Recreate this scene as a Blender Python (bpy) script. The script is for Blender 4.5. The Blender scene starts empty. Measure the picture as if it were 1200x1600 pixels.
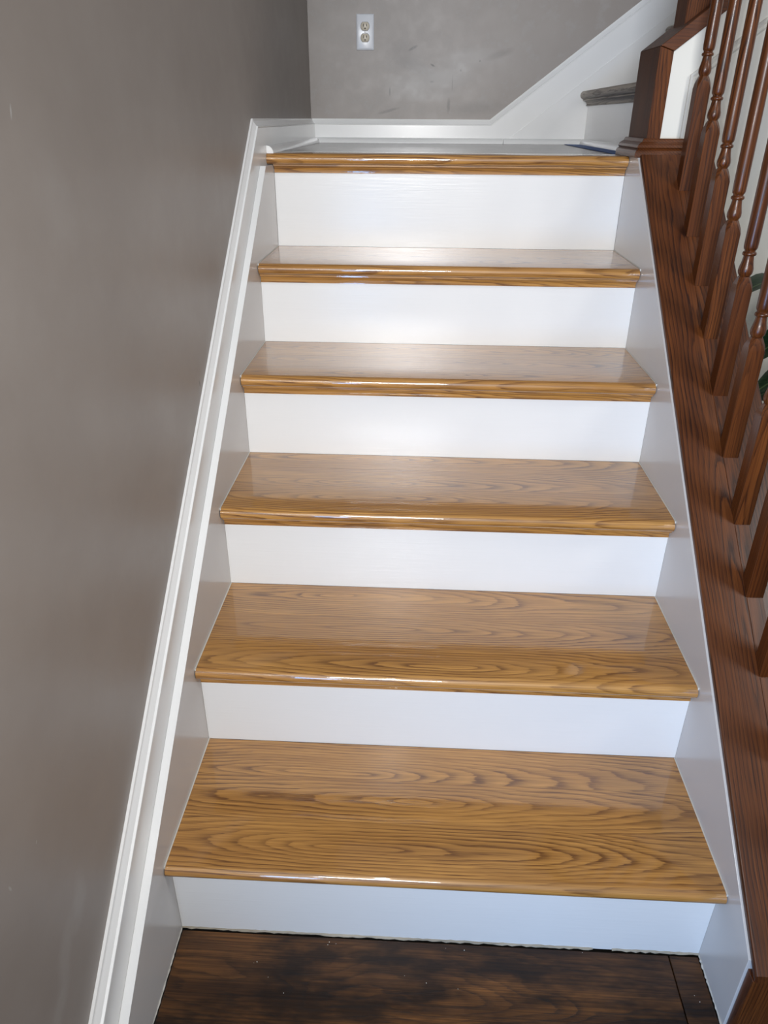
import bpy, bmesh, math, random
from mathutils import Vector, Matrix

C = bpy.context.scene.collection
sc = bpy.context.scene
R = math.radians

# ------------------------------------------------------------------ camera
cam = bpy.data.cameras.new('camera')
camo = bpy.data.objects.new('camera', cam); C.objects.link(camo)
PITCH, YAW, ROLL = 0.4891, -0.0471, 0.0067
fw = Vector((math.sin(YAW)*math.cos(PITCH), math.cos(YAW)*math.cos(PITCH), -math.sin(PITCH)))
rt = Vector((math.cos(YAW), -math.sin(YAW), 0)); up = rt.cross(fw)
r2 = math.cos(ROLL)*rt + math.sin(ROLL)*up
u2 = -math.sin(ROLL)*rt + math.cos(ROLL)*up
CAMP = Vector((0.3817, -0.7766, 1.2393))
camo.matrix_world = Matrix(((r2.x, u2.x, -fw.x, CAMP.x), (r2.y, u2.y, -fw.y, CAMP.y),
                            (r2.z, u2.z, -fw.z, CAMP.z), (0, 0, 0, 1)))
cam.sensor_fit = 'HORIZONTAL'; cam.sensor_width = 36
cam.lens = 36*1157/1200
cam.clip_start = 0.01
sc.camera = camo

# ------------------------------------------------------------------ light
sc.view_settings.view_transform = 'Standard'
sc.view_settings.look = 'None'
sc.view_settings.gamma = 1
sc.view_settings.use_curve_mapping = False
sc.view_settings.exposure = 0.16

w = bpy.data.worlds.new('world'); sc.world = w; w.use_nodes = True
bg = w.node_tree.nodes['Background']
bg.inputs[0].default_value = (0.80, 0.88, 1.0, 1); bg.inputs[1].default_value = 0.24

def light(name, kind, loc, energy, col, size=0.1, target=None, sy=None, spread=None):
    l = bpy.data.lights.new(name, kind); l.energy = energy; l.color = col
    if kind == 'AREA':
        l.shape = 'RECTANGLE'; l.size = size; l.size_y = sy or size
    else:
        l.shadow_soft_size = size
    o = bpy.data.objects.new(name, l); C.objects.link(o); o.location = loc
    if spread: l.spread = R(spread)
    if target is not None:
        o.rotation_euler = (Vector(target)-Vector(loc)).to_track_quat('-Z', 'Y').to_euler()
    return o
# phone flash just left of the lens; daylight of the glazed front door behind the photographer
light('phone_flash', 'POINT', (0.315, -0.77, 1.245), 15, (1.0, 0.96, 0.90), 0.012)
light('door_daylight', 'AREA', (-0.4, -2.5, 0.45), 36, (0.24, 0.52, 1.0), 0.8, (0.45, 0.2, 0.15), 0.8)
light('added_key_light', 'AREA', (0.25, -2.3, 1.75), 12, (0.95, 0.97, 1.0), 0.6, (0.45, 1.2, 1.25), None, 75)  # added key light behind the camera, unseen, brightens the upper risers
light('side_room_lamp', 'AREA', (2.4, -0.3, 2.5), 20, (1.0, 0.97, 0.93), 0.6, (1.0, 0.6, 0.8))

# ------------------------------------------------------------------ node helper
class NT:
    def __init__(s, name):
        s.m = bpy.data.materials.new(name); s.m.use_nodes = True
        s.t = s.m.node_tree; s.b = s.t.nodes['Principled BSDF']
    def n(s, typ, **kw):
        nd = s.t.nodes.new(typ)
        for k, v in kw.items(): setattr(nd, k, v)
        return nd
    def put(s, sock, v):
        if isinstance(v, bpy.types.NodeSocket): s.t.links.new(v, sock)
        elif v is not None: sock.default_value = v
    def math(s, op, a, b=None, c=None):
        nd = s.n('ShaderNodeMath', operation=op)
        for i, v in enumerate((a, b, c)): s.put(nd.inputs[i], v)
        return nd.outputs[0]
    def vmath(s, op, a, b=None):
        nd = s.n('ShaderNodeVectorMath', operation=op)
        s.put(nd.inputs[0], a)
        if b is not None: s.put(nd.inputs[1], b)
        return nd.outputs[1] if op in ('LENGTH', 'DISTANCE', 'DOT_PRODUCT') else nd.outputs[0]
    def noise(s, vec, scale=1., detail=2., rough=.5, out=0):
        nd = s.n('ShaderNodeTexNoise'); s.put(nd.inputs['Vector'], vec)
        nd.inputs['Scale'].default_value = scale; nd.inputs['Detail'].default_value = detail
        nd.inputs['Roughness'].default_value = rough
        return nd.outputs[out]
    def ramp(s, fac, stops, interp='LINEAR'):
        nd = s.n('ShaderNodeValToRGB'); s.put(nd.inputs[0], fac)
        cr = nd.color_ramp; cr.interpolation = interp
        while len(cr.elements) < len(stops): cr.elements.new(0.5)
        for e, (p, c) in zip(cr.elements, stops):
            e.position = p; e.color = (c, c, c, 1) if not isinstance(c, tuple) else (*c, 1)
        return nd.outputs[0]
    def mix(s, fac, a, b, blend='MIX'):
        nd = s.n('ShaderNodeMix', data_type='RGBA', blend_type=blend)
        s.put(nd.inputs[0], fac)
        for i, v in ((6, a), (7, b)):
            s.put(nd.inputs[i], (*v, 1) if isinstance(v, tuple) else v)
        return nd.outputs[2]
    def xyz(s, v):
        nd = s.n('ShaderNodeSeparateXYZ'); s.put(nd.inputs[0], v); return nd.outputs
    def comb(s, x=0., y=0., z=0.):
        nd = s.n('ShaderNodeCombineXYZ')
        for i, v in enumerate((x, y, z)): s.put(nd.inputs[i], v)
        return nd.outputs[0]
    def bump(s, h, strength, dist):
        nd = s.n('ShaderNodeBump'); s.put(nd.inputs['Height'], h)
        nd.inputs['Strength'].default_value = strength; nd.inputs['Distance'].default_value = dist
        s.put(s.b.inputs['Normal'], nd.outputs[0])
    def set(s, **kw):
        for k, v in kw.items():
            s.put(s.b.inputs[k.replace('_', ' ')], (*v, 1) if isinstance(v, tuple) and len(v) == 3 else v)
        return s.m

def wood(name, axis, light_c, mid_c, dark_c, spacing, rough, coat, coat_rough, bump=.15, pore=.5, tilt=.05, wob=.018, blotch=.25, pore_len=14, ior=1.5, spec=.5, ripple=0, ringw=1., patch=0):
    """plain-sawn oak: growth rings round a heart near the board, cut by its faces, with open pores along the grain"""
    k = NT(name)
    tc = k.n('ShaderNodeTexCoord').outputs['Object']
    at = k.n('ShaderNodeAttribute', attribute_type='OBJECT', attribute_name='grain').outputs['Vector']
    g = k.xyz(at); p = k.xyz(tc)
    if axis == 'X': u, v, d = p[0], p[1], p[2]
    elif axis == 'Z': u, v, d = p[2], p[0], p[1]
    else: u, v, d = p[1], p[0], p[2]
    P = k.comb(k.math('ADD', u, g[0]), k.math('ADD', v, g[0]), d)
    wn = k.noise(k.vmath('MULTIPLY', P, (2.6, 7., 7.)), 1., 2.5, .5, out=1)
    wv = k.xyz(k.vmath('MULTIPLY', k.vmath('SUBTRACT', wn, (.5, .5, .5)), (wob, wob, wob)))
    a = k.math('ADD', k.math('SUBTRACT', v, g[1]), wv[0])
    ti = k.math('ADD', k.math('ADD', d, g[2]), k.math('MULTIPLY', u, tilt))
    b = k.math('ADD', ti, k.math('MULTIPLY', wv[1], 1.6))
    r = k.math('SQRT', k.math('ADD', k.math('MULTIPLY', a, a), k.math('MULTIPLY', k.math('MULTIPLY', b, b), 1.0)))
    fn = k.noise(k.vmath('MULTIPLY', P, (14., 160., 160.)), 1., 2., .6)
    t = k.math('FRACT', k.math('ADD', k.math('DIVIDE', r, spacing), k.math('MULTIPLY', fn, .55)))
    ring = k.ramp(t, [(0, 1.), (.10, .85), (.34, .28), (.75, .0), (.93, .12), (1, 1.)])
    pn = k.noise(k.vmath('MULTIPLY', P, (float(pore_len), 900., 900.)), 1., 2., .6)
    pr = k.ramp(pn, [(.46, 0.), (.64, 1.)])
    low = k.noise(k.vmath('MULTIPLY', P, (2.0, 22., 22.)), 1., 3., .55)
    base = k.mix(k.ramp(low, [(.3, 0.), (.7, 1.)]), light_c, mid_c)
    st_ = k.noise(k.vmath('MULTIPLY', P, (2.5, 330., 330.)), 1., 3., .6)
    base = k.mix(k.ramp(st_, [(.40, .5), (.60, 0.)]), base, tuple(.45*x+.55*y for x, y in zip(mid_c, dark_c)))
    if patch: base = k.mix(k.math('MULTIPLY', k.ramp(k.noise(k.vmath('MULTIPLY', P, (6., 17., 17.)), 1., 4., .6), [(.42, 0.), (.60, 1.)]), patch), base, dark_c)
    blot = k.ramp(k.noise(k.vmath('MULTIPLY', P, (4., 14., 14.)), 1., 2., .5), [(.35, .35), (.7, 1.)])
    f = k.math('MULTIPLY', k.math('MULTIPLY', ring, ringw), blot)
    f2 = k.math('ADD', k.math('MULTIPLY', f, .85), k.math('MULTIPLY', pr, k.math('ADD', k.math('MULTIPLY', f, pore), pore*.35)))
    f3 = k.math('MINIMUM', f2, 1.)
    col = k.mix(f3, base, dark_c)
    if bump: k.bump(f3, bump, -.0006)
    if ripple:
        nd = k.n('ShaderNodeBump'); k.put(nd.inputs['Height'], k.noise(k.vmath('MULTIPLY', P, (60., 130., 130.)), 1., 3., .6))
        nd.inputs['Strength'].default_value = ripple; nd.inputs['Distance'].default_value = .0005
        k.put(k.b.inputs['Coat Normal'], nd.outputs[0])
    return k.set(Base_Color=col, Roughness=rough, Coat_Weight=coat, Coat_Roughness=coat_rough, Coat_IOR=ior, Specular_IOR_Level=spec)

HON = ((.63, .325, .082), (.45, .212, .046), (.140, .052, .010))
M = {}
M['oak'] = wood('honey_oak', 'X', *HON, .0066, .40, 1., .045, bump=.10, ior=1.6, pore=.7, tilt=.09, wob=.030, ripple=.22)
RED = ((.165, .050, .011), (.092, .0245, .0052), (.022, .0055, .0018))
M['dark_x'] = wood('stained_oak_lengthwise', 'X', *RED, .0062, .42, .10, .2, pore=.7, tilt=.03, wob=.03, spec=.35)
M['dark_z'] = wood('stained_oak_upright', 'Z', *RED, .0050, .34, .15, .12, pore=.6, tilt=.05, spec=.35)
M['dark_matt'] = wood('stained_oak_matt_trim', 'Z', *RED, .0050, .50, .0, .2, pore=.6, tilt=.05, spec=.18)
M['dark_y'] = wood('stained_oak_crosswise', 'Y', *RED, .0045, .36, .15, .18, pore=.5, tilt=.04, spec=.35)
M['worn'] = wood('worn_grey_oak', 'Y', (.64, .57, .48), (.48, .42, .35), (.14, .11, .085), .0055, .55, .0, .3, bump=.3, pore=.6)
M['worn_x'] = wood('worn_grey_landing_oak', 'X', (.27, .24, .21), (.19, .165, .142), (.06, .048, .038), .0065, .42, .55, .10, bump=.2, pore=.7, tilt=.06, wob=.03)
M['floor'] = wood('scraped_dark_laminate', 'X', (.22, .092, .025), (.035, .015, .007), (.003, .002, .0018), .012, .40, .05, .16, bump=.5, pore=.5, tilt=.10, wob=.13, pore_len=10, ringw=.6, spec=.35, patch=.8)

def paint(name, col, rough, var=.06, bump=.05, grain=None, spec=.5):
    k = NT(name)
    tc = k.n('ShaderNodeTexCoord').outputs['Object']
    lo = k.noise(tc, 5., 3., .6)
    c = k.mix(k.ramp(lo, [(.3, 0.), (.7, 1.)]), tuple(x*(1-var) for x in col), col)
    if grain:
        h = k.noise(k.vmath('MULTIPLY', tc, grain), 1., 3., .6)
        k.bump(h, bump, -.0008)
    else:
        k.bump(k.noise(tc, 260., 2., .5), bump, .0004)
    return k.set(Base_Color=c, Roughness=rough, Specular_IOR_Level=spec)

M['riser'] = paint('white_riser_gloss', (.80, .80, .79), .24, .02, .35, (7., 1., 170.))
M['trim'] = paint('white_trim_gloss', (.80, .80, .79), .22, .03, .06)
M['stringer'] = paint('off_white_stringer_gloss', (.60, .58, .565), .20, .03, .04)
M['cream'] = paint('cream_wall_paint', (.74, .72, .655), .5, .02, .05)
M['caulk'] = paint('caulk', (.72, .70, .64), .6, .2, .3)
M['grime'] = paint('grimy_caulk', (.50, .44, .34), .7, .5, .4)
M['plate'] = paint('plate_plastic', (.70, .72, .76), .22, .0, .0)
M['ivory'] = paint('receptacle_plastic', (.62, .56, .45), .35, .0, .0)
M['ring'] = paint('socket_gap_grey', (.22, .22, .23), .5, .0, .0)
M['black'] = paint('slot_black', (.012, .011, .010), .6, .0, .0)
M['metal'] = NT('screw_metal').set(Base_Color=(.6, .6, .6), Metallic=1., Roughness=.35)
M['tape'] = paint('blue_tape', (.035, .11, .34), .6, .15, .2)
M['pot'] = paint('pot_glaze', (.10, .09, .085), .35, .2, .1)
M['soil'] = paint('soil', (.03, .02, .012), .9, .5, .5)
M['stem'] = paint('stem_green', (.09, .16, .05), .5, .2, .1)

# leaf: dark green with a pale midrib
k = NT('leaf_green'); p = k.xyz(k.n('ShaderNodeTexCoord').outputs['Object'])
ab = k.math('ABSOLUTE', p[1])
rib = k.ramp(k.math('MULTIPLY', ab, 100.), [(.12, 1.), (.30, 0.)])
vein = k.ramp(k.math('FRACT', k.math('MULTIPLY', k.math('SUBTRACT', p[0], ab), 60.)), [(0., 1.), (.12, 0.), (.9, 0.), (1., 1.)])
cl = k.mix(k.math('MAXIMUM', rib, k.math('MULTIPLY', vein, .25)), (.018, .055, .022), (.14, .22, .09))
M['leaf'] = k.set(Base_Color=cl, Roughness=.35)

# taupe eggshell wall paint with scuffs and patched roughness
def wallmat(name, axes, scuffs, patch):
    k = NT(name); tc = k.n('ShaderNodeTexCoord').outputs['Object']; p = k.xyz(tc)
    P2 = k.comb(p[axes[0]], p[axes[1]], 0.)
    lo = k.noise(P2, 3.2, 4., .6); hi = k.noise(P2, 16., 4., .65)
    base = k.mix(k.ramp(lo, [(.35, 0.), (.7, 1.)]), (.245, .213, .190), (.282, .250, .226))
    base = k.mix(k.math('MULTIPLY', k.ramp(hi, [(.52, 0.), (.72, 1.)]), patch), base, (.33, .315, .30))
    for (sx, sz, lx, lz, ang, dk) in scuffs:
        dx = k.math('SUBTRACT', p[axes[0]], sx); dz = k.math('SUBTRACT', p[axes[1]], sz)
        ca, sa = math.cos(ang), math.sin(ang)
        e1 = k.math('DIVIDE', k.math('ADD', k.math('MULTIPLY', dx, ca), k.math('MULTIPLY', dz, sa)), lx)
        e2 = k.math('DIVIDE', k.math('SUBTRACT', k.math('MULTIPLY', dz, ca), k.math('MULTIPLY', dx, sa)), lz)
        rr = k.math('SQRT', k.math('ADD', k.math('MULTIPLY', e1, e1), k.math('MULTIPLY', e2, e2)))
        rr = k.math('ADD', rr, k.math('MULTIPLY', k.math('SUBTRACT', hi, .5), 1.2))
        mk = k.ramp(rr, [(.35, 1.), (1., 0.)])
        base = k.mix(k.math('MULTIPLY', mk, abs(dk)), base, (.05, .045, .04) if dk > 0 else (.42, .41, .40))
    k.bump(k.noise(tc, 240., 2., .5), .10, .0005)
    ro = k.math('ADD', .34, k.math('MULTIPLY', hi, .16))
    return k.set(Base_Color=base, Roughness=ro)

# ------------------------------------------------------------------ mesh helpers
WL = {}
def wloc(o): return WL.get(o.name, Vector((0, 0, 0)))
def obj(name, bm, mat, parent=None, loc=(0, 0, 0), rot=None, smooth=False, grain=None, world=True):
    """link a bmesh given in local coordinates around world point loc"""
    bmesh.ops.recalc_face_normals(bm, faces=bm.faces[:])
    me = bpy.data.meshes.new(name); bm.to_mesh(me); bm.free()
    o = bpy.data.objects.new(name, me); C.objects.link(o)
    me.materials.append(mat)
    if smooth:
        for f in me.polygons: f.use_smooth = True
        me.set_sharp_from_angle(angle=R(smooth if smooth is not True else 35))
    if parent: o.parent = parent
    o.location = Vector(loc) - (wloc(parent) if parent else Vector((0, 0, 0)))
    if rot: o.rotation_euler = rot
    WL[o.name] = Vector(loc)
    if grain: o['grain'] = [float(x) for x in grain]
    return o
def thing(name, label, cat, loc=(0, 0, 0), group=None):
    o = bpy.data.objects.new(name, None); C.objects.link(o); o.location = loc
    o.empty_display_size = .1
    o['label'] = label; o['category'] = cat
    if group: o['group'] = group
    WL[o.name] = Vector(loc); return o
def struct(o): o['kind'] = 'structure'; return o
def box(x0, x1, y0, y1, z0, z1, o=(0, 0, 0), bev=0, seg=2, bm=None):
    own = bm is None
    bm = bm or bmesh.new()
    vs = [bm.verts.new((x-o[0], y-o[1], z-o[2])) for x in (x0, x1) for y in (y0, y1) for z in (z0, z1)]
    for f in ((0, 1, 3, 2), (4, 6, 7, 5), (0, 4, 5, 1), (2, 3, 7, 6), (0, 2, 6, 4), (1, 5, 7, 3)):
        bm.faces.new([vs[i] for i in f])
    if bev and own:
        bmesh.ops.recalc_face_normals(bm, faces=bm.faces[:])
        bmesh.ops.bevel(bm, geom=bm.edges[:], offset=bev, segments=seg, affect='EDGES', profile=.5)
    return bm
def prism(pts, a0, a1, axis, o=(0, 0, 0), bm=None, bev=0):
    """polygon pts in the plane across axis ('x': (y,z), 'y': (x,z), 'z': (x,y)), swept from a0 to a1"""
    own = bm is None
    bm = bm or bmesh.new()
    def mk(p, a):
        v = {'x': (a, p[0], p[1]), 'y': (p[0], a, p[1]), 'z': (p[0], p[1], a)}[axis]
        return bm.verts.new((v[0]-o[0], v[1]-o[1], v[2]-o[2]))
    A = [mk(p, a0) for p in pts]; B = [mk(p, a1) for p in pts]
    n = len(pts)
    bm.faces.new(A); bm.faces.new(B[::-1])
    for i in range(n): bm.faces.new((A[i], A[(i+1) % n], B[(i+1) % n], B[i]))
    if bev and own:
        bmesh.ops.recalc_face_normals(bm, faces=bm.faces[:])
        bmesh.ops.bevel(bm, geom=[e for e in bm.edges if e.calc_face_angle(0) > R(40)], offset=bev, segments=2, affect='EDGES', profile=.5)
    return bm
def loft(sections, bm=None, caps=True):
    bm = bm or bmesh.new()
    rows = [[bm.verts.new(p) for p in s] for s in sections]
    n = len(rows[0])
    for a, b in zip(rows, rows[1:]):
        for i in range(n): bm.faces.new((a[i], a[(i+1) % n], b[(i+1) % n], b[i]))
    if caps: bm.faces.new(rows[0]); bm.faces.new(rows[-1][::-1])
    return bm
def lathe(prof, seg=20, bm=None, c=(0, 0)):
    secs = [[(c[0]+r*math.cos(2*math.pi*i/seg), c[1]+r*math.sin(2*math.pi*i/seg), z) for i in range(seg)] for r, z in prof]
    return loft(secs, bm)

# ------------------------------------------------------------------ measures
W, RUN, RISE, OV = .88, .2551, .1876, .0265
ZL = 1.160                # landing
YB = 2.20                 # back wall
XW = -.028                # left wall
SL = .74                  # pitch on the wall side
SR = .768                 # pitch of the railing curb
rng = random.Random(7)

# ------------------------------------------------------------------ setting
LW = wallmat('taupe_wall_left', (1, 2), [(.035, 1.243, .010, .0022, 1.3, -.85), (-.242, .526, .003, .0016, .9, -.6), (-.300, .528, .002, .006, .3, -.5),
        (.543, .797, .004, .009, .3, .6), (-.20, .365, .022, .05, -.45, -.20), (-.255, .335, .02, .05, -.6, -.20), (-.29, .29, .05, .02, .5, -.18),
        (.10, 1.15, .05, .07, .4, -.10), (.35, .80, .06, .05, 0, -.08), (-.05, 1.05, .10, .08, .2, -.06)], .10)
bm = box(XW-.12, XW, -1.1, YB+.12, 0, 3.4)
struct(obj('wall_left', bm, LW))
BW = wallmat('taupe_wall_back', (0, 2), [(.329, 1.450, .020, .0055, .45, .7), (.399, 1.400, .011, .004, -.45, .8), (.252, 1.321, .0028, .018, 0, .7),
        (.469, 1.345, .003, .035, 0, .4), (.459, 1.279, .008, .03, 0, .45), (.398, 1.351, .012, .005, 0, .5), (.250, 1.262, .05, .006, .25, .45),
        (.496, 1.385, .004, .004, 0, .6), (.56, 1.413, .004, .004, 0, .6), (.624, 1.433, .06, .014, .3, .25), (.342, 1.394, .10, .025, -.3, .20), (.30, 1.43, .09, .05, -.4, .16),
        (.433, 1.36, .14, .05, .15, -.34), (.52, 1.42, .12, .04, .1, -.22), (.31, 1.335, .10, .05, 0, -.22), (.41, 1.31, .12, .02, .1, -.2), (.55, 1.27, .12, .03, .1, .22)], .40)
bm = box(XW, 3.2, YB, YB+.12, 0, 3.4)
struct(obj('wall_back', bm, BW))

# floor: sub-floor slab and hand-scraped planks laid across the foot of the stairs
fl = struct(obj('floor', box(XW, 3.2, -3.6, YB, -.05, -.012), M['black']))
PW = .19
row = 0; y1 = -.004
joints = [[.829, 2.05], [-.35, .55, 1.6], [.35, 1.5], [.78, 1.9], [.15, 1.3]]
while y1 > -2.4:
    y0 = y1-PW
    xs = [XW+.001] + [j for j in joints[row % 5] if XW+.05 < j < 3.15] + [3.19]
    for a, b in zip(xs, xs[1:]):
        if row == 0: segs = [(a, b)]
        else: segs = [(a, b)]
        for (p0, p1) in segs:
            # keep clear of the curb and its end board
            if row == 0 and p0 < .88 < p1 and p0 > .5: parts = [(p0, .8785, y1), (1.058, p1, y1)]
            elif row == 0 and p0 < .3: parts = [(max(p0, .0015), p1, y1)]
            else: parts = [(p0, p1, y1)]
            for q0, q1, yy in parts:
                o = ((q0+q1)/2, (y0+yy)/2, 0)
                g = (3.1, .02, .012) if (row == 0 and q0 < .3) else (rng.uniform(0, 50), rng.uniform(-.05, .05), rng.uniform(.004, .03))
                obj('plank', box(q0+.0008, q1-.0008, y0+.0008, yy-.0008, -.012, 0, o, bev=.0012, seg=1), M['floor'], fl, o, grain=g)
    y1 = y0; row += 1
# planks of the room to the right of the stairs
y0 = -.004
row = 0
while y0 < 1.19:
    yy = min(y0+PW, 1.205)
    xs = [1.06, 1.06+[.9, .45, 1.3][row % 3], 3.19]
    for a, b in zip(xs, xs[1:]):
        o = ((a+b)/2, (y0+yy)/2, 0)
        obj('plank', box(a+.0008, b-.0008, y0+.0008, yy-.0008, -.012, 0, o, bev=.0012, seg=1), M['floor'], fl, o,
            grain=(rng.uniform(0, 50), rng.uniform(-.05, .05), rng.uniform(.004, .03)))
    y0 = yy; row += 1
# paint and plaster crumbs lying on the dark floor
bm = bmesh.new()
for i in range(16):
    x = rng.uniform(.02, .87); y = -abs(rng.gauss(0, .06))-.008
    if y < -.18: continue
    s = rng.uniform(.0004, .0009)
    pts = [(x+s*math.cos(a+rng.uniform(-.4, .4)), y+s*math.sin(a+rng.uniform(-.4, .4))) for a in (0, 1.6, 3.1, 4.7)]
    prism(pts, .0001, .0001+s, 'z', bm=bm)
cr = obj('paint_crumbs', bm, M['caulk'], fl); cr['kind'] = 'stuff'

# profile of the skirting: (distance from the wall, depth below the top)
PROF = [(0, 0), (.0042, 0), (.0048, .0016), (.0040, .0042), (.0058, .0075), (.0095, .0125), (.0108, .0150),
        (.0146, .0158), (.0150, .0178), (.0140, .0192)]
TH = .014
cs = 1/math.cos(math.atan(SL))
def skirt(bottom):
    return PROF + [(TH, bottom), (0, bottom)]
TOPZ = ZL+.076
CL = .372                                      # wall side skirt: z = SL*y + CL at the wall
yk = lambda h: (TOPZ-h - (CL-h*cs))/SL
pf = skirt(.16)
pf2 = skirt(.076)
# sloping skirt of the left wall
y0 = -.42
s0 = [(XW+d, y0, CL-h*cs+SL*y0) for d, h in pf]
s1 = [(XW+d, yk(h), TOPZ-h) for d, h in pf]
struct(obj('trim_1', loft([s0, s1]), M['trim'], smooth=25))
# landing baseboards, mitred in the corner
s1 = [(XW+d, yk(h), TOPZ-h) for d, h in pf]
s2 = [(XW+d, YB-d, TOPZ-h) for d, h in pf]
bl = struct(obj('baseboard_left', loft([s1, s2]), M['trim'], smooth=25))
XK = .606
xk = lambda h: XK + (TOPZ-h-(TOPZ-h*cs))/SL
s3 = [(XW+d, YB-d, TOPZ-h) for d, h in pf2]
s4 = [(xk(h), YB-d, TOPZ-h) for d, h in pf2]
s4b = [(xk(h), YB-d, TOPZ-h) for d, h in pf]
bb = struct(obj('baseboard_back', loft([s3, s4]), M['trim'], smooth=25))
s5 = [(2.3, YB-d, TOPZ-h*cs+SL*(2.3-XK)) for d, h in pf]
struct(obj('trim_2', loft([s4b, s5]), M['trim'], smooth=25))
def shoe(n=6, r=.017):
    return [(0, 0), (r, 0)] + [(r*math.cos(a), r*math.sin(a)) for a in [math.pi/2*i/n for i in range(1, n+1)]]
sh = shoe()
XS2 = .94                                      # first riser of the upper flight
obj('shoe_moulding', loft([[(XW+TH+d, 1.262, ZL+h) for d, h in sh], [(XW+TH+d, YB-TH-d, ZL+h) for d, h in sh]]), M['trim'], bl, smooth=40)
obj('shoe_moulding', loft([[(XW+TH+d, YB-TH-d, ZL+h) for d, h in sh], [(.655, YB-TH-d, ZL+h) for d, h in sh]]), M['trim'], bb, smooth=40)

# wall under the upper flight, cream, with a raised panel moulding
pts = [(.932, 0), (.932, 1.374), (2.4, 1.374+.765*1.468), (2.4, 0)]
wr = struct(obj('wall_right', prism(pts, 1.210, 1.365, 'y'), M['cream']))
def strip(path, wd, th, y):                    # mitred frame moulding on the wall, path in (x,z), closed
    n = len(path); cx = sum(p[0] for p in path)/n; cz = sum(p[1] for p in path)/n
    prof = [(0, 0), (0, th*.7), (wd*.2, th), (wd*.45, th*.55), (wd*.65, th*.9), (wd*.85, th*.35), (wd, th*.3), (wd, 0)]
    rows = []
    for i in range(n):
        p = Vector(path[i]); a = Vector(path[i-1]); b = Vector(path[(i+1) % n])
        d1 = (p-a).normalized(); d2 = (b-p).normalized()
        n1 = Vector((-d1.y, d1.x)); n2 = Vector((-d2.y, d2.x))
        m = (n1+n2); m = m/ (m.dot(n1))
        if m.dot(Vector((cx, cz))-p) < 0: m = -m
        rows.append([(p.x+m.x*q, y-t, p.y+m.y*q) for q, t in prof])
    rows.append(rows[0])
    return loft(rows, caps=False)
bmx = strip([(.979, .16), (.979, 1.330), (2.1, 1.330+.757*1.121), (2.1, .16)], .022, .010, 1.210)
bmesh.ops.remove_doubles(bmx, verts=bmx.verts[:], dist=1e-6)
obj('panel_moulding', bmx, M['cream'], wr, smooth=30)

# ------------------------------------------------------------------ main staircase
st = thing('staircase', 'straight flight of glossy honey oak treads with white risers, rising from dark floor to landing', 'stairs', (W/2, .6, 0))
def nose_poly(yf, yb, zt, t=.025):
    r = t/2
    arc = [(yf+r-r*math.cos(a), zt-r-r*math.sin(a)) for a in [-math.pi/2+math.pi*i/10 for i in range(11)]]
    return [(yb, zt)] + arc + [(yb, zt-t)]
def cove_poly(yr, zt):
    p = [(yr-.0002, zt-.0002), (yr-.0150, zt-.0002), (yr-.0150, zt-.0035), (yr-.0130, zt-.0045)]
    for i in range(1, 6):
        a = math.pi/2*i/6
        p.append((yr-.0130+.0090*math.sin(a)*1.0, zt-.0045-.0115*(1-math.cos(a))))
    p += [(yr-.0042, zt-.0175), (yr-.0052, zt-.0180), (yr-.0052, zt-.0195), (yr-.0002, zt-.0195)]
    return p
seams = {1: [.078, .170], 2: [.062, .150], 3: [.088, .178], 4: [.055, .140, .205], 5: [.080, .168]}
grains = {1: [(1.3, .006, .010), (7.7, .004, .006), (3.3, -.03, .02)], 2: [(11., -.006, .007), (5.2, .012, .016), (9.4, .02, .012)],
          3: [(21., .01, .012), (15., -.02, .02), (2.9, .02, .02)], 4: [(31., 0, .007), (13., .01, .015), (8.9, .03, .01), (6.1, -.02, .02)],
          5: [(17., .02, .02), (19., -.01, .01), (23., .02, .015)]}
G = .0012
for kk in range(1, 6):
    yr = (kk-1)*RUN; zt = kk*RISE; sm = seams[kk]
    edges = [yr-OV] + [yr+s for s in sm] + [kk*RUN-.0005]
    o = (W/2, (edges[0]+edges[1])/2, zt)
    tr = obj('tread', prism(nose_poly(edges[0], edges[1]-.0001, zt), G, W-G, 'x', o), M['oak'], st, o, smooth=40, grain=grains[kk][0])
    for j in range(1, len(edges)-1):
        o = (W/2, (edges[j]+edges[j+1])/2, zt)
        obj('board', box(G, W-G, edges[j]+.0001, edges[j+1]-.0001, zt-.025, zt, o), M['oak'], tr, o, grain=grains[kk][j])
    o = (W/2, yr, zt-.0252)
    obj('cove_moulding', prism(cove_poly(yr, zt-.0252), G, W-G, 'x', o), M['oak'], tr, o, smooth=40, grain=(kk*5.1, .03, .03))
    # thin caulk bead between tread and stringers
    for x0, x1 in ((0.0001, G+.0008), (W-G-.0008, W-.0001)):
        bmk = box(x0, x1, yr-OV+.004, kk*RUN-.001, zt-.004, zt+.0010)
        obj('caulk_bead', bmk, M['caulk'], tr)
for kk in range(1, 7):
    yr = (kk-1)*RUN; z0 = (kk-1)*RISE + (.0003 if kk > 1 else 0); z1 = (kk*RISE if kk < 6 else ZL)-.0253
    o = (W/2, yr, z0)
    obj('riser', box(.0002, W-.0002, yr, yr+.018, z0, z1, o), M['riser'], st, o)
# stringers
pts = [(-.32, 0), (-.32, SL*-.32+.27), ((1.134-.27)/SL, 1.134), (1.2745, 1.134), (1.2745, 0)]
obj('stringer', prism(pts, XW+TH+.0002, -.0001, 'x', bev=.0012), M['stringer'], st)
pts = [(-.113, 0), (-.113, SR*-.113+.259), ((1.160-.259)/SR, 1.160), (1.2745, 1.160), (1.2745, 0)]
obj('stringer', prism(pts, W+.0001, W+.0145, 'x', bev=.0008), M['stringer'], st)
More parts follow.
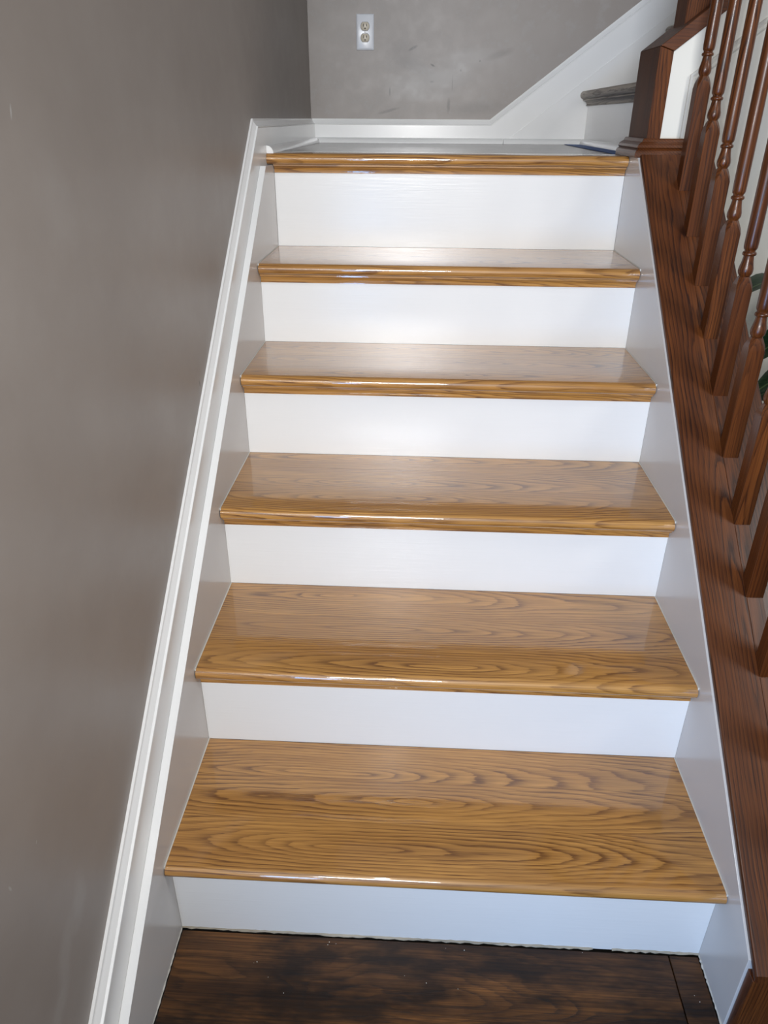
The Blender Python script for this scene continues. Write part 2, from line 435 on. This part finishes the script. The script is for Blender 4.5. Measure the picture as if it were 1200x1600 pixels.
# added strip, lighter paint standing in for light on the stringer's upper edge
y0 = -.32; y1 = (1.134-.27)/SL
obj('lit_edge_strip', prism([(y0, SL*y0+.2701), (y1, SL*y1+.2701), (y1, SL*y1+.2716), (y0, SL*y0+.2716)], XW+TH+.0003, .0002, 'x'), M['trim'], st)
# landing
yf = 5*RUN-OV
o = (W/2-.01, yf+.05, ZL)
ld = obj('landing', prism(nose_poly(yf, yf+.1165, ZL), XW+TH+.0005, W-.0008, 'x', o), M['oak'], st, o, smooth=40, grain=(41., .012, .011))
LB = [1.3662, 1.50, 1.66, 1.83, 2.01, YB-TH-.001]
for a, b in zip(LB, LB[1:]):
    o = (W/2, (a+b)/2, ZL)
    obj('board', box(XW+TH+.001, XS2+.05, a+.0002, b-.0002, ZL-.025, ZL-.0003, o), M['worn_x'], ld, o, grain=(a*30, rng.uniform(-.04, .04), rng.uniform(.01, .03)))
o = (W/2, 5*RUN, ZL-.0252)
obj('cove_moulding', prism(cove_poly(5*RUN, ZL-.0252), G, W-G, 'x', o), M['oak'], ld, o, smooth=40, grain=(55., .03, .03))
# ragged caulk and paint line where the lowest riser and stringers meet the floor
def ragged(p0, p1, nrm, n, wmin, wmax, gap=None):
    bm = bmesh.new(); top = []; d = Vector(p1)-Vector(p0); nv = Vector(nrm)
    prev = None
    for i in range(n+1):
        t = i/n; q = Vector(p0)+d*t; wd = rng.uniform(wmin, wmax)
        cur = [q+nv*.0001, q+nv*wd, q+nv*wd*.7+Vector((0, 0, rng.uniform(.0012, .003))), q+nv*.0001+Vector((0, 0, rng.uniform(.002, .004)))]
        cur = [bm.verts.new(c) for c in cur]
        if prev and not (gap and gap[0] < t < gap[1]):
            for a in range(4): bm.faces.new((prev[a], prev[(a+1) % 4], cur[(a+1) % 4], cur[a]))
        prev = cur
    for v in [v for v in bm.verts if not v.link_faces]: bm.verts.remove(v)
    return bm
obj('caulk_bead', ragged((.001, -.0001, .0001), (W-.001, -.0001, .0001), (0, -1, 0), 110, .0012, .0036, (.80, .84)), M['grime'], st)
obj('caulk_bead', ragged((.0001, -.31, .0001), (.0001, -.001, .0001), (1, 0, 0), 60, .0006, .0018), M['caulk'], st)
obj('caulk_bead', ragged((W-.0001, -.112, .0001), (W-.0001, -.001, .0001), (-1, 0, 0), 30, .0006, .0024), M['caulk'], st)

# ------------------------------------------------------------------ railing of the main flight
ra = thing('stair_railing', 'dark stained oak railing with turned balusters on a sloping curb right of the oak treads', 'railing', (.97, .55, 0))
CX0, CX1 = .8835, 1.051
CC = .272
ang = math.atan(SR); ch = math.cos(ang)
# curb core under the cap, white outside
pts = [(-.112, 0), (-.112, SR*-.112+CC-.0165), (1.165, SR*1.165+CC-.0165), (1.165, 0)]
obj('curb', prism(pts, W+.0150, CX1-.006, 'x'), M['cream'], ra)
# cap board laid along the slope (local x runs up the slope)
ya, yb = -.134, 1.166
L = (yb-ya)/ch
o = ((CX0+CX1)/2, (ya+yb)/2, SR*(ya+yb)/2+CC)
hw = (CX1-CX0)/2; t = .0125
bm = bmesh.new()
sh_ = t*math.tan(ang)
pl = [(-L/2, 0), (L/2, 0), (L/2-sh_, -t), (-L/2-sh_, -t)]
def mk(p, y): return bm.verts.new((p[0], y, p[1]))
A = [mk(p, -hw) for p in pl]; B = [mk(p, hw) for p in pl]
bm.faces.new(A); bm.faces.new(B[::-1])
for i in range(4): bm.faces.new((A[i], A[(i+1) % 4], B[(i+1) % 4], B[i]))
bmesh.ops.recalc_face_normals(bm, faces=bm.faces[:])
bmesh.ops.bevel(bm, geom=[e for e in bm.edges if abs(e.verts[0].co.x-e.verts[1].co.x) > L*.8], offset=.003, segments=3, affect='EDGES', profile=.5)
# local x along +y world: rotate about z by 90 then pitch
rotm = Matrix(((0, -1, 0), (ch, 0, -math.sin(ang)), (math.sin(ang), 0, ch)))
obj('cap_board', bm, M['dark_x'], ra, o, rot=rotm.to_euler(), smooth=40, grain=(12., .02, .016))
# end board closing the curb at the foot
o = (.969, -.125, 0)
obj('end_board', box(CX0, CX1, -.133, -.1135, 0.0005, SR*-.134+CC-.016, o, bev=.0012), M['dark_z'], ra, o, grain=(3., .07, .05))

# turned balusters
BH = .0145
def baluster_base(h=.20):
    bm = bmesh.new()
    b = BH; drop = SR*b
    secs = []
    lo = [(-b, -b, -drop), (b, -b, -drop), (b, b, drop), (-b, b, drop)]
    def oct(z, rr, cut):
        c = rr*cut
        return [(-rr+c, -rr, z), (rr-c, -rr, z), (rr, -rr+c, z), (rr, rr-c, z), (rr-c, rr, z), (-rr+c, rr, z), (-rr, rr-c, z), (-rr, -rr+c, z)]
    e = .0006/b
    bot = oct(0, b, e); bot = [(x, y, (SR*y)) for x, y, z in bot]
    secs = [bot, oct(.190, b, e), oct(.199, b*.97, .30), oct(.209, b*.78, .55), oct(.213, b*.66, .58)]
    return loft(secs)
def shaft_prof():
    return [(.0092, .2128), (.0098, .2145), (.0122, .2185), (.0130, .2225), (.0128, .2270), (.0112, .2340), (.0098, .2410), (.0092, .2465),
            (.0090, .2490), (.0114, .2500), (.0124, .2525), (.0114, .2552), (.0092, .2565), (.0094, .2590), (.0110, .2605), (.0119, .2640),
            (.0122, .2720), (.0123, .40), (.0115, .60), (.0104, .76), (.0100, .86)]
yb0, dy = 1.0895, .1089
BXC = .9715
for i in range(12):
    y = yb0-dy*i; z = SR*y+CC+.0002
    g = (i*3.7, rng.uniform(-.02, .02), rng.uniform(.01, .03))
    b = obj('baluster', baluster_base(), M['dark_z'], ra, (BXC, y, z), smooth=20, grain=g)
    obj('turned_shaft', lathe(shaft_prof(), 18), M['dark_z'], b, (BXC, y, z), smooth=60, grain=g)
    # fillet strip between this baluster and the next one down
    if i < 11:
        a0 = y-dy+BH+.0006; a1 = y-BH-.0006
        oo = Vector((BXC, (a0+a1)/2, SR*(a0+a1)/2+CC)); l2 = (a1-a0)/ch/2
        obj('fillet', box(-l2, l2, -.0135, .0135, -.0006, .0010, bev=.0004, seg=1), M['dark_x'], ra, oo, rot=rotm.to_euler(), grain=(i*2.3, rng.uniform(-.02, .02), .012))
# handrail on the balusters, above the frame, and its foot post
ya, yb = -.075, 1.235; rise_ = .855
hp = [(-.030, 0), (-.030, .018), (-.022, .030), (-.026, .044), (-.016, .056), (0, .060), (.016, .056), (.026, .044), (.022, .030), (.030, .018), (.030, 0)]
mid = Vector((BXC, (ya+yb)/2, SR*(ya+yb)/2+CC+rise_))
secs = [[(q, -a, h) for a, h in hp] for q in (-(yb-ya)/ch/2, (yb-ya)/ch/2)]
obj('handrail', loft(secs), M['dark_x'], ra, mid, rot=rotm.to_euler(), smooth=30, grain=(4., .02, .02))

# ------------------------------------------------------------------ upper flight
us = thing('upper_staircase', 'white upper flight with worn grey tread nosing, turning right off the landing', 'stairs', (1.5, 1.8, ZL))
Y0, Y1 = 1.366, 2.1805
R2 = .165
for j in range(3):
    x = XS2+j*RUN; zb = ZL+.0003 if j == 0 else ZL+R2+(j-1)*RISE+.0003; zt = ZL+R2+j*RISE
    o = (x, (Y0+Y1)/2, zb)
    rs = obj('riser', box(x, x+.018, Y0+.0005, Y1-.0005, zb, zt-.0255, o), M['riser'], us, o)
    if j == 0:
        obj('shoe_moulding', loft([[(x-d*1.0, Y0+.0005, ZL+h) for d, h in sh], [(x-d, Y1-.0005, ZL+h) for d, h in sh]]), M['trim'], rs, smooth=40)
    # tread, nosing towards the landing
    npoly = nose_poly(x-.030, x+RUN-.001, zt)
    o = (x+.1, (Y0+Y1)/2, zt)
    tr = obj('tread', prism(npoly, Y0+.0005, Y1-.0005, 'y', o), M['worn'], us, o, smooth=40, grain=(j*9.+2, .01, .012))
    o = (x, (Y0+Y1)/2, zt-.0252)
    obj('cove_moulding', prism([((x-(x-p[0])*1.3), p[1]) for p in cove_poly(x, zt-.0252)], Y0+.0005, Y1-.0005, 'y', o), M['worn'], tr, o, smooth=40, grain=(j*5.+1, .02, .02))
zs = lambda x: 1.184+SL*(x-.687)
pts = [(.687-(.024)/SL, ZL+.0003), (2.2, zs(2.2)), (2.2, ZL+.0003)]
obj('stringer', prism(pts, Y1, YB-TH-.0005, 'y'), M['trim'], us)
obj('shoe_moulding', loft([[(.657, Y1-d*1.0, ZL+h) for d, h in sh], [(XS2-d, Y1-d, ZL+h) for d, h in sh]]), M['trim'], us, smooth=40)

# dark oak trimmed end of the upper curb with its square post
ur = thing('upper_stair_railing', 'dark oak end board, sloping cap and square post of the upper flight, at landing corner', 'railing', (.93, 1.29, ZL))
ca = lambda x: 1.385+.765*(x-.9)
o = (.9, 1.288, 1.16)
obj('end_board', prism([(.900, ZL+.0005), (.9315, ZL+.0005), (.9315, 1.3745), (.900, 1.385)], 1.200, 1.376, 'y', o, bev=.0012), M['dark_matt'], ur, o, grain=(6., .05, .03))
o = (1.5, 1.288, ca(1.5))
bm = prism([(.9002, 1.3856), (.9318, 1.3752), (2.38, 1.3752+.765*1.4482), (2.38, ca(2.38))], 1.198, 1.378, 'y', o, bev=.0015)
obj('cap_board', bm, M['dark_x'], ur, o, grain=(16., .02, .02))
# base moulding wrapped round the foot of the end board
bp = [(0, .034), (.006, .034), (.009, .031), (.0105, .027), (.016, .024), (.021, .020), (.0225, .015), (.0195, .012), (.025, .008), (.027, .003), (.027, -.006), (0, -.006)]
cx, cy = .8995, 1.1995
A = [(cx-d, 1.376, ZL+h+.0065) for d, h in bp]; Bm = [(cx-d, cy-d*.85, ZL+h+.0065) for d, h in bp]; Cc = [(1.05, cy-d*.85, ZL+h+.0065) for d, h in bp]
obj('base_moulding', loft([A, Bm, Cc]), M['dark_y'], ur, smooth=30, grain=(8., .03, .03))
nx = .958
o = (nx+.042, 1.292, ca(nx))
bm = bmesh.new(); s = .0425
def sq(z0, z1, s, zoff=None):
    pass
lo = [(nx, 1.25, ca(nx)), (nx+.085, 1.25, ca(nx+.085)), (nx+.085, 1.335, ca(nx+.085)), (nx, 1.335, ca(nx))]
hi = [(p[0], p[1], 2.35) for p in lo]
bm = loft([[(p[0]-o[0], p[1]-o[1], p[2]-o[2]) for p in lo], [(p[0]-o[0], p[1]-o[1], p[2]-o[2]) for p in hi]])
bmesh.ops.recalc_face_normals(bm, faces=bm.faces[:])
bmesh.ops.bevel(bm, geom=[e for e in bm.edges if abs(e.verts[0].co.z-e.verts[1].co.z) > .5], offset=.002, segments=2, affect='EDGES')
np_ = obj('newel_post', bm, M['dark_matt'], ur, o, grain=(26., .05, .04))
cp = prism([(-.05, -.05), (.05, -.05), (.05, .05), (-.05, .05)], 2.35-o[2], 2.375-o[2], 'z')
obj('post_cap', cp, M['dark_z'], np_, o, grain=(2., .05, .04))

# ------------------------------------------------------------------ electrical outlet
ox, oz, hw, hh = .1665, 1.4955, .0300, .0520
ou = thing('electrical_outlet', 'white two-socket wall outlet with cream receptacles on the taupe back wall', 'outlet', (ox, YB, oz))
yy = YB-.0005
def rr_(w_, h_, y, r=.002, n=4):
    pts = []
    for cx_, cz_, a0 in ((w_-r, h_-r, 0), (-w_+r, h_-r, 90), (-w_+r, -h_+r, 180), (w_-r, -h_+r, 270)):
        for i in range(n+1):
            a = R(a0+90*i/n); pts.append((cx_+r*math.cos(a), y, cz_+r*math.sin(a)))
    return pts
o = (ox, yy, oz)
bm = loft([rr_(hw, hh, 0), rr_(hw, hh, -.0015), rr_(hw-.0018, hh-.0018, -.0036), rr_(hw-.006, hh-.006, -.0052)])
pl_ = obj('cover_plate', bm, M['plate'], ou, o, smooth=50)
for dz in (.0165, -.0165):
    o = (ox, yy-.0053, oz+dz)
    def rec(s, y):
        pts = []
        for i in range(32):
            a = 2*math.pi*i/32
            x = .0142*math.cos(a); z = .0142*math.sin(a); z = max(-.0117, min(.0117, z))
            pts.append((x*s, y, z*s))
        return pts
    rc = obj('receptacle', loft([rec(1.0, .0005), rec(1.0, -.0012), rec(.94, -.0020)]), M['ivory'], ou, o, smooth=50)
    obj('socket_ring', loft([[(p[0]*1.08, p[1], p[2]*1.1) for p in rec(1., .0006)], [(p[0]*1.1, p[1], p[2]*1.1) for p in rec(1., -.0002)]]), M['ring'], rc, o)
    for sx, h_ in ((-.0052, .0042), (.0052, .0036)):
        oo = (ox+sx, yy-.0073, oz+dz+.003)
        obj('slot', box(-.0011, .0011, -.0005, .0004, -h_, h_), M['black'], rc, oo)
    oo = (ox, yy-.0073, oz+dz-.0062)
    secs = [[(.0022*math.cos(2*math.pi*i/12), y, .0022*math.sin(2*math.pi*i/12)) for i in range(12)] for y in (.0004, -.0005)]
    obj('ground_hole', loft(secs), M['black'], rc, oo)
o = (ox, yy-.0052, oz)
secs = [[(q*math.cos(2*math.pi*i/14), y, q*math.sin(2*math.pi*i/14)) for i in range(14)] for q, y in ((.0026, .0004), (.0026, -.0006), (.0016, -.0012))]
obj('screw', loft(secs), M['metal'], ou, o, smooth=40)

# ------------------------------------------------------------------ painter's tape on the landing
bm = bmesh.new()
n = 14
rows = []
for i in range(n+1):
    t = i/n; y = 1.39+(2.145-1.39)*t
    x1 = XS2-.018; x0 = x1-.055+.004*math.sin(t*9)*.3
    rows.append([(x0-.9, y-1.7, .0003), (x1-.9, y-1.7, .0003), (x1-.9, y-1.7, .0010), (x0-.9, y-1.7, .0010+.0012*max(0, math.sin(t*7)))])
tp = obj('masking_tape', loft(rows), M['tape'], None, (.9, 1.7, ZL))
tp['label'] = 'blue strip of masking tape stuck to the landing along the first upper riser'; tp['category'] = 'tape'

# ------------------------------------------------------------------ potted plant beyond the railing
pp = (1.33, .98, 0)
pt = thing('potted_plant', 'dark green broad-leaved plant standing beyond the balusters against the cream wall', 'plant', pp)
obj('pot', lathe([(.09, .001), (.10, .02), (.125, .24), (.135, .25), (.135, .28), (.12, .28), (.115, .25)], 28), M['pot'], pt, pp, smooth=40)
obj('soil', lathe([(.113, .235), (.112, .25), (.06, .256)], 20), M['soil'], pt, pp, smooth=40)
def leaf_mesh(ln, wd):
    bm = bmesh.new(); rows = []; n = 10
    for i in range(n+1):
        t = i/n; wv_ = wd*(math.sin(math.pi*min(1, t**.75)))**.8*(1-.25*t) + .0005
        x = ln*t; z = .12*ln*math.sin(math.pi*t)-.25*ln*t*t
        rows.append([bm.verts.new((x, s*wv_, z+.18*wv_*abs(s)*1.0)) for s in (-1, -.5, 0, .5, 1)])
    for a, b in zip(rows, rows[1:]):
        for j in range(4): bm.faces.new((a[j], a[j+1], b[j+1], b[j]))
    r = bmesh.ops.solidify(bm, geom=bm.faces[:], thickness=.0008)
    return bm
tips = [(1.19, 1.045, .885, 200), (1.215, .97, .800, 190), (1.24, .93, .70, 200), (1.235, 1.03, .66, 175), (1.29, .90, .86, 250), (1.38, 1.08, .93, 60), (1.45, .98, .84, 0),
        (1.42, .86, .75, -50), (1.30, 1.10, .78, 120), (1.35, .88, .62, 280), (1.46, 1.05, .66, 30), (1.26, 1.00, .56, 185), (1.22, 1.06, .74, 165)]
for (x, y, z, a) in tips:
    # x,y,z: middle of the leaf; it points outwards along a
    ln = rng.uniform(.14, .17)*1.25; d = Vector((math.cos(R(a)), math.sin(R(a)), 0))
    bs = Vector((x, y, z))-d*ln*.5
    bm = leaf_mesh(ln, ln*.28)
    obj('leaf', bm, M['leaf'], pt, bs, rot=(rng.uniform(-.25, .25), rng.uniform(-.15, .35), R(a)), smooth=60)
    # stem
    b0 = Vector((pp[0]+d.x*.02, pp[1]+d.y*.02, .25))
    secs = []
    for i in range(7):
        t = i/6; c = b0.lerp(bs, t); c.z = b0.z+(bs.z-b0.z)*math.sin(t*math.pi/2)
        secs.append([(c.x+.0035*math.cos(q)-pp[0], c.y+.0035*math.sin(q)-pp[1], c.z) for q in [math.pi*2*j/6 for j in range(6)]])
    obj('stem', loft(secs), M['stem'], pt, pp, smooth=60)
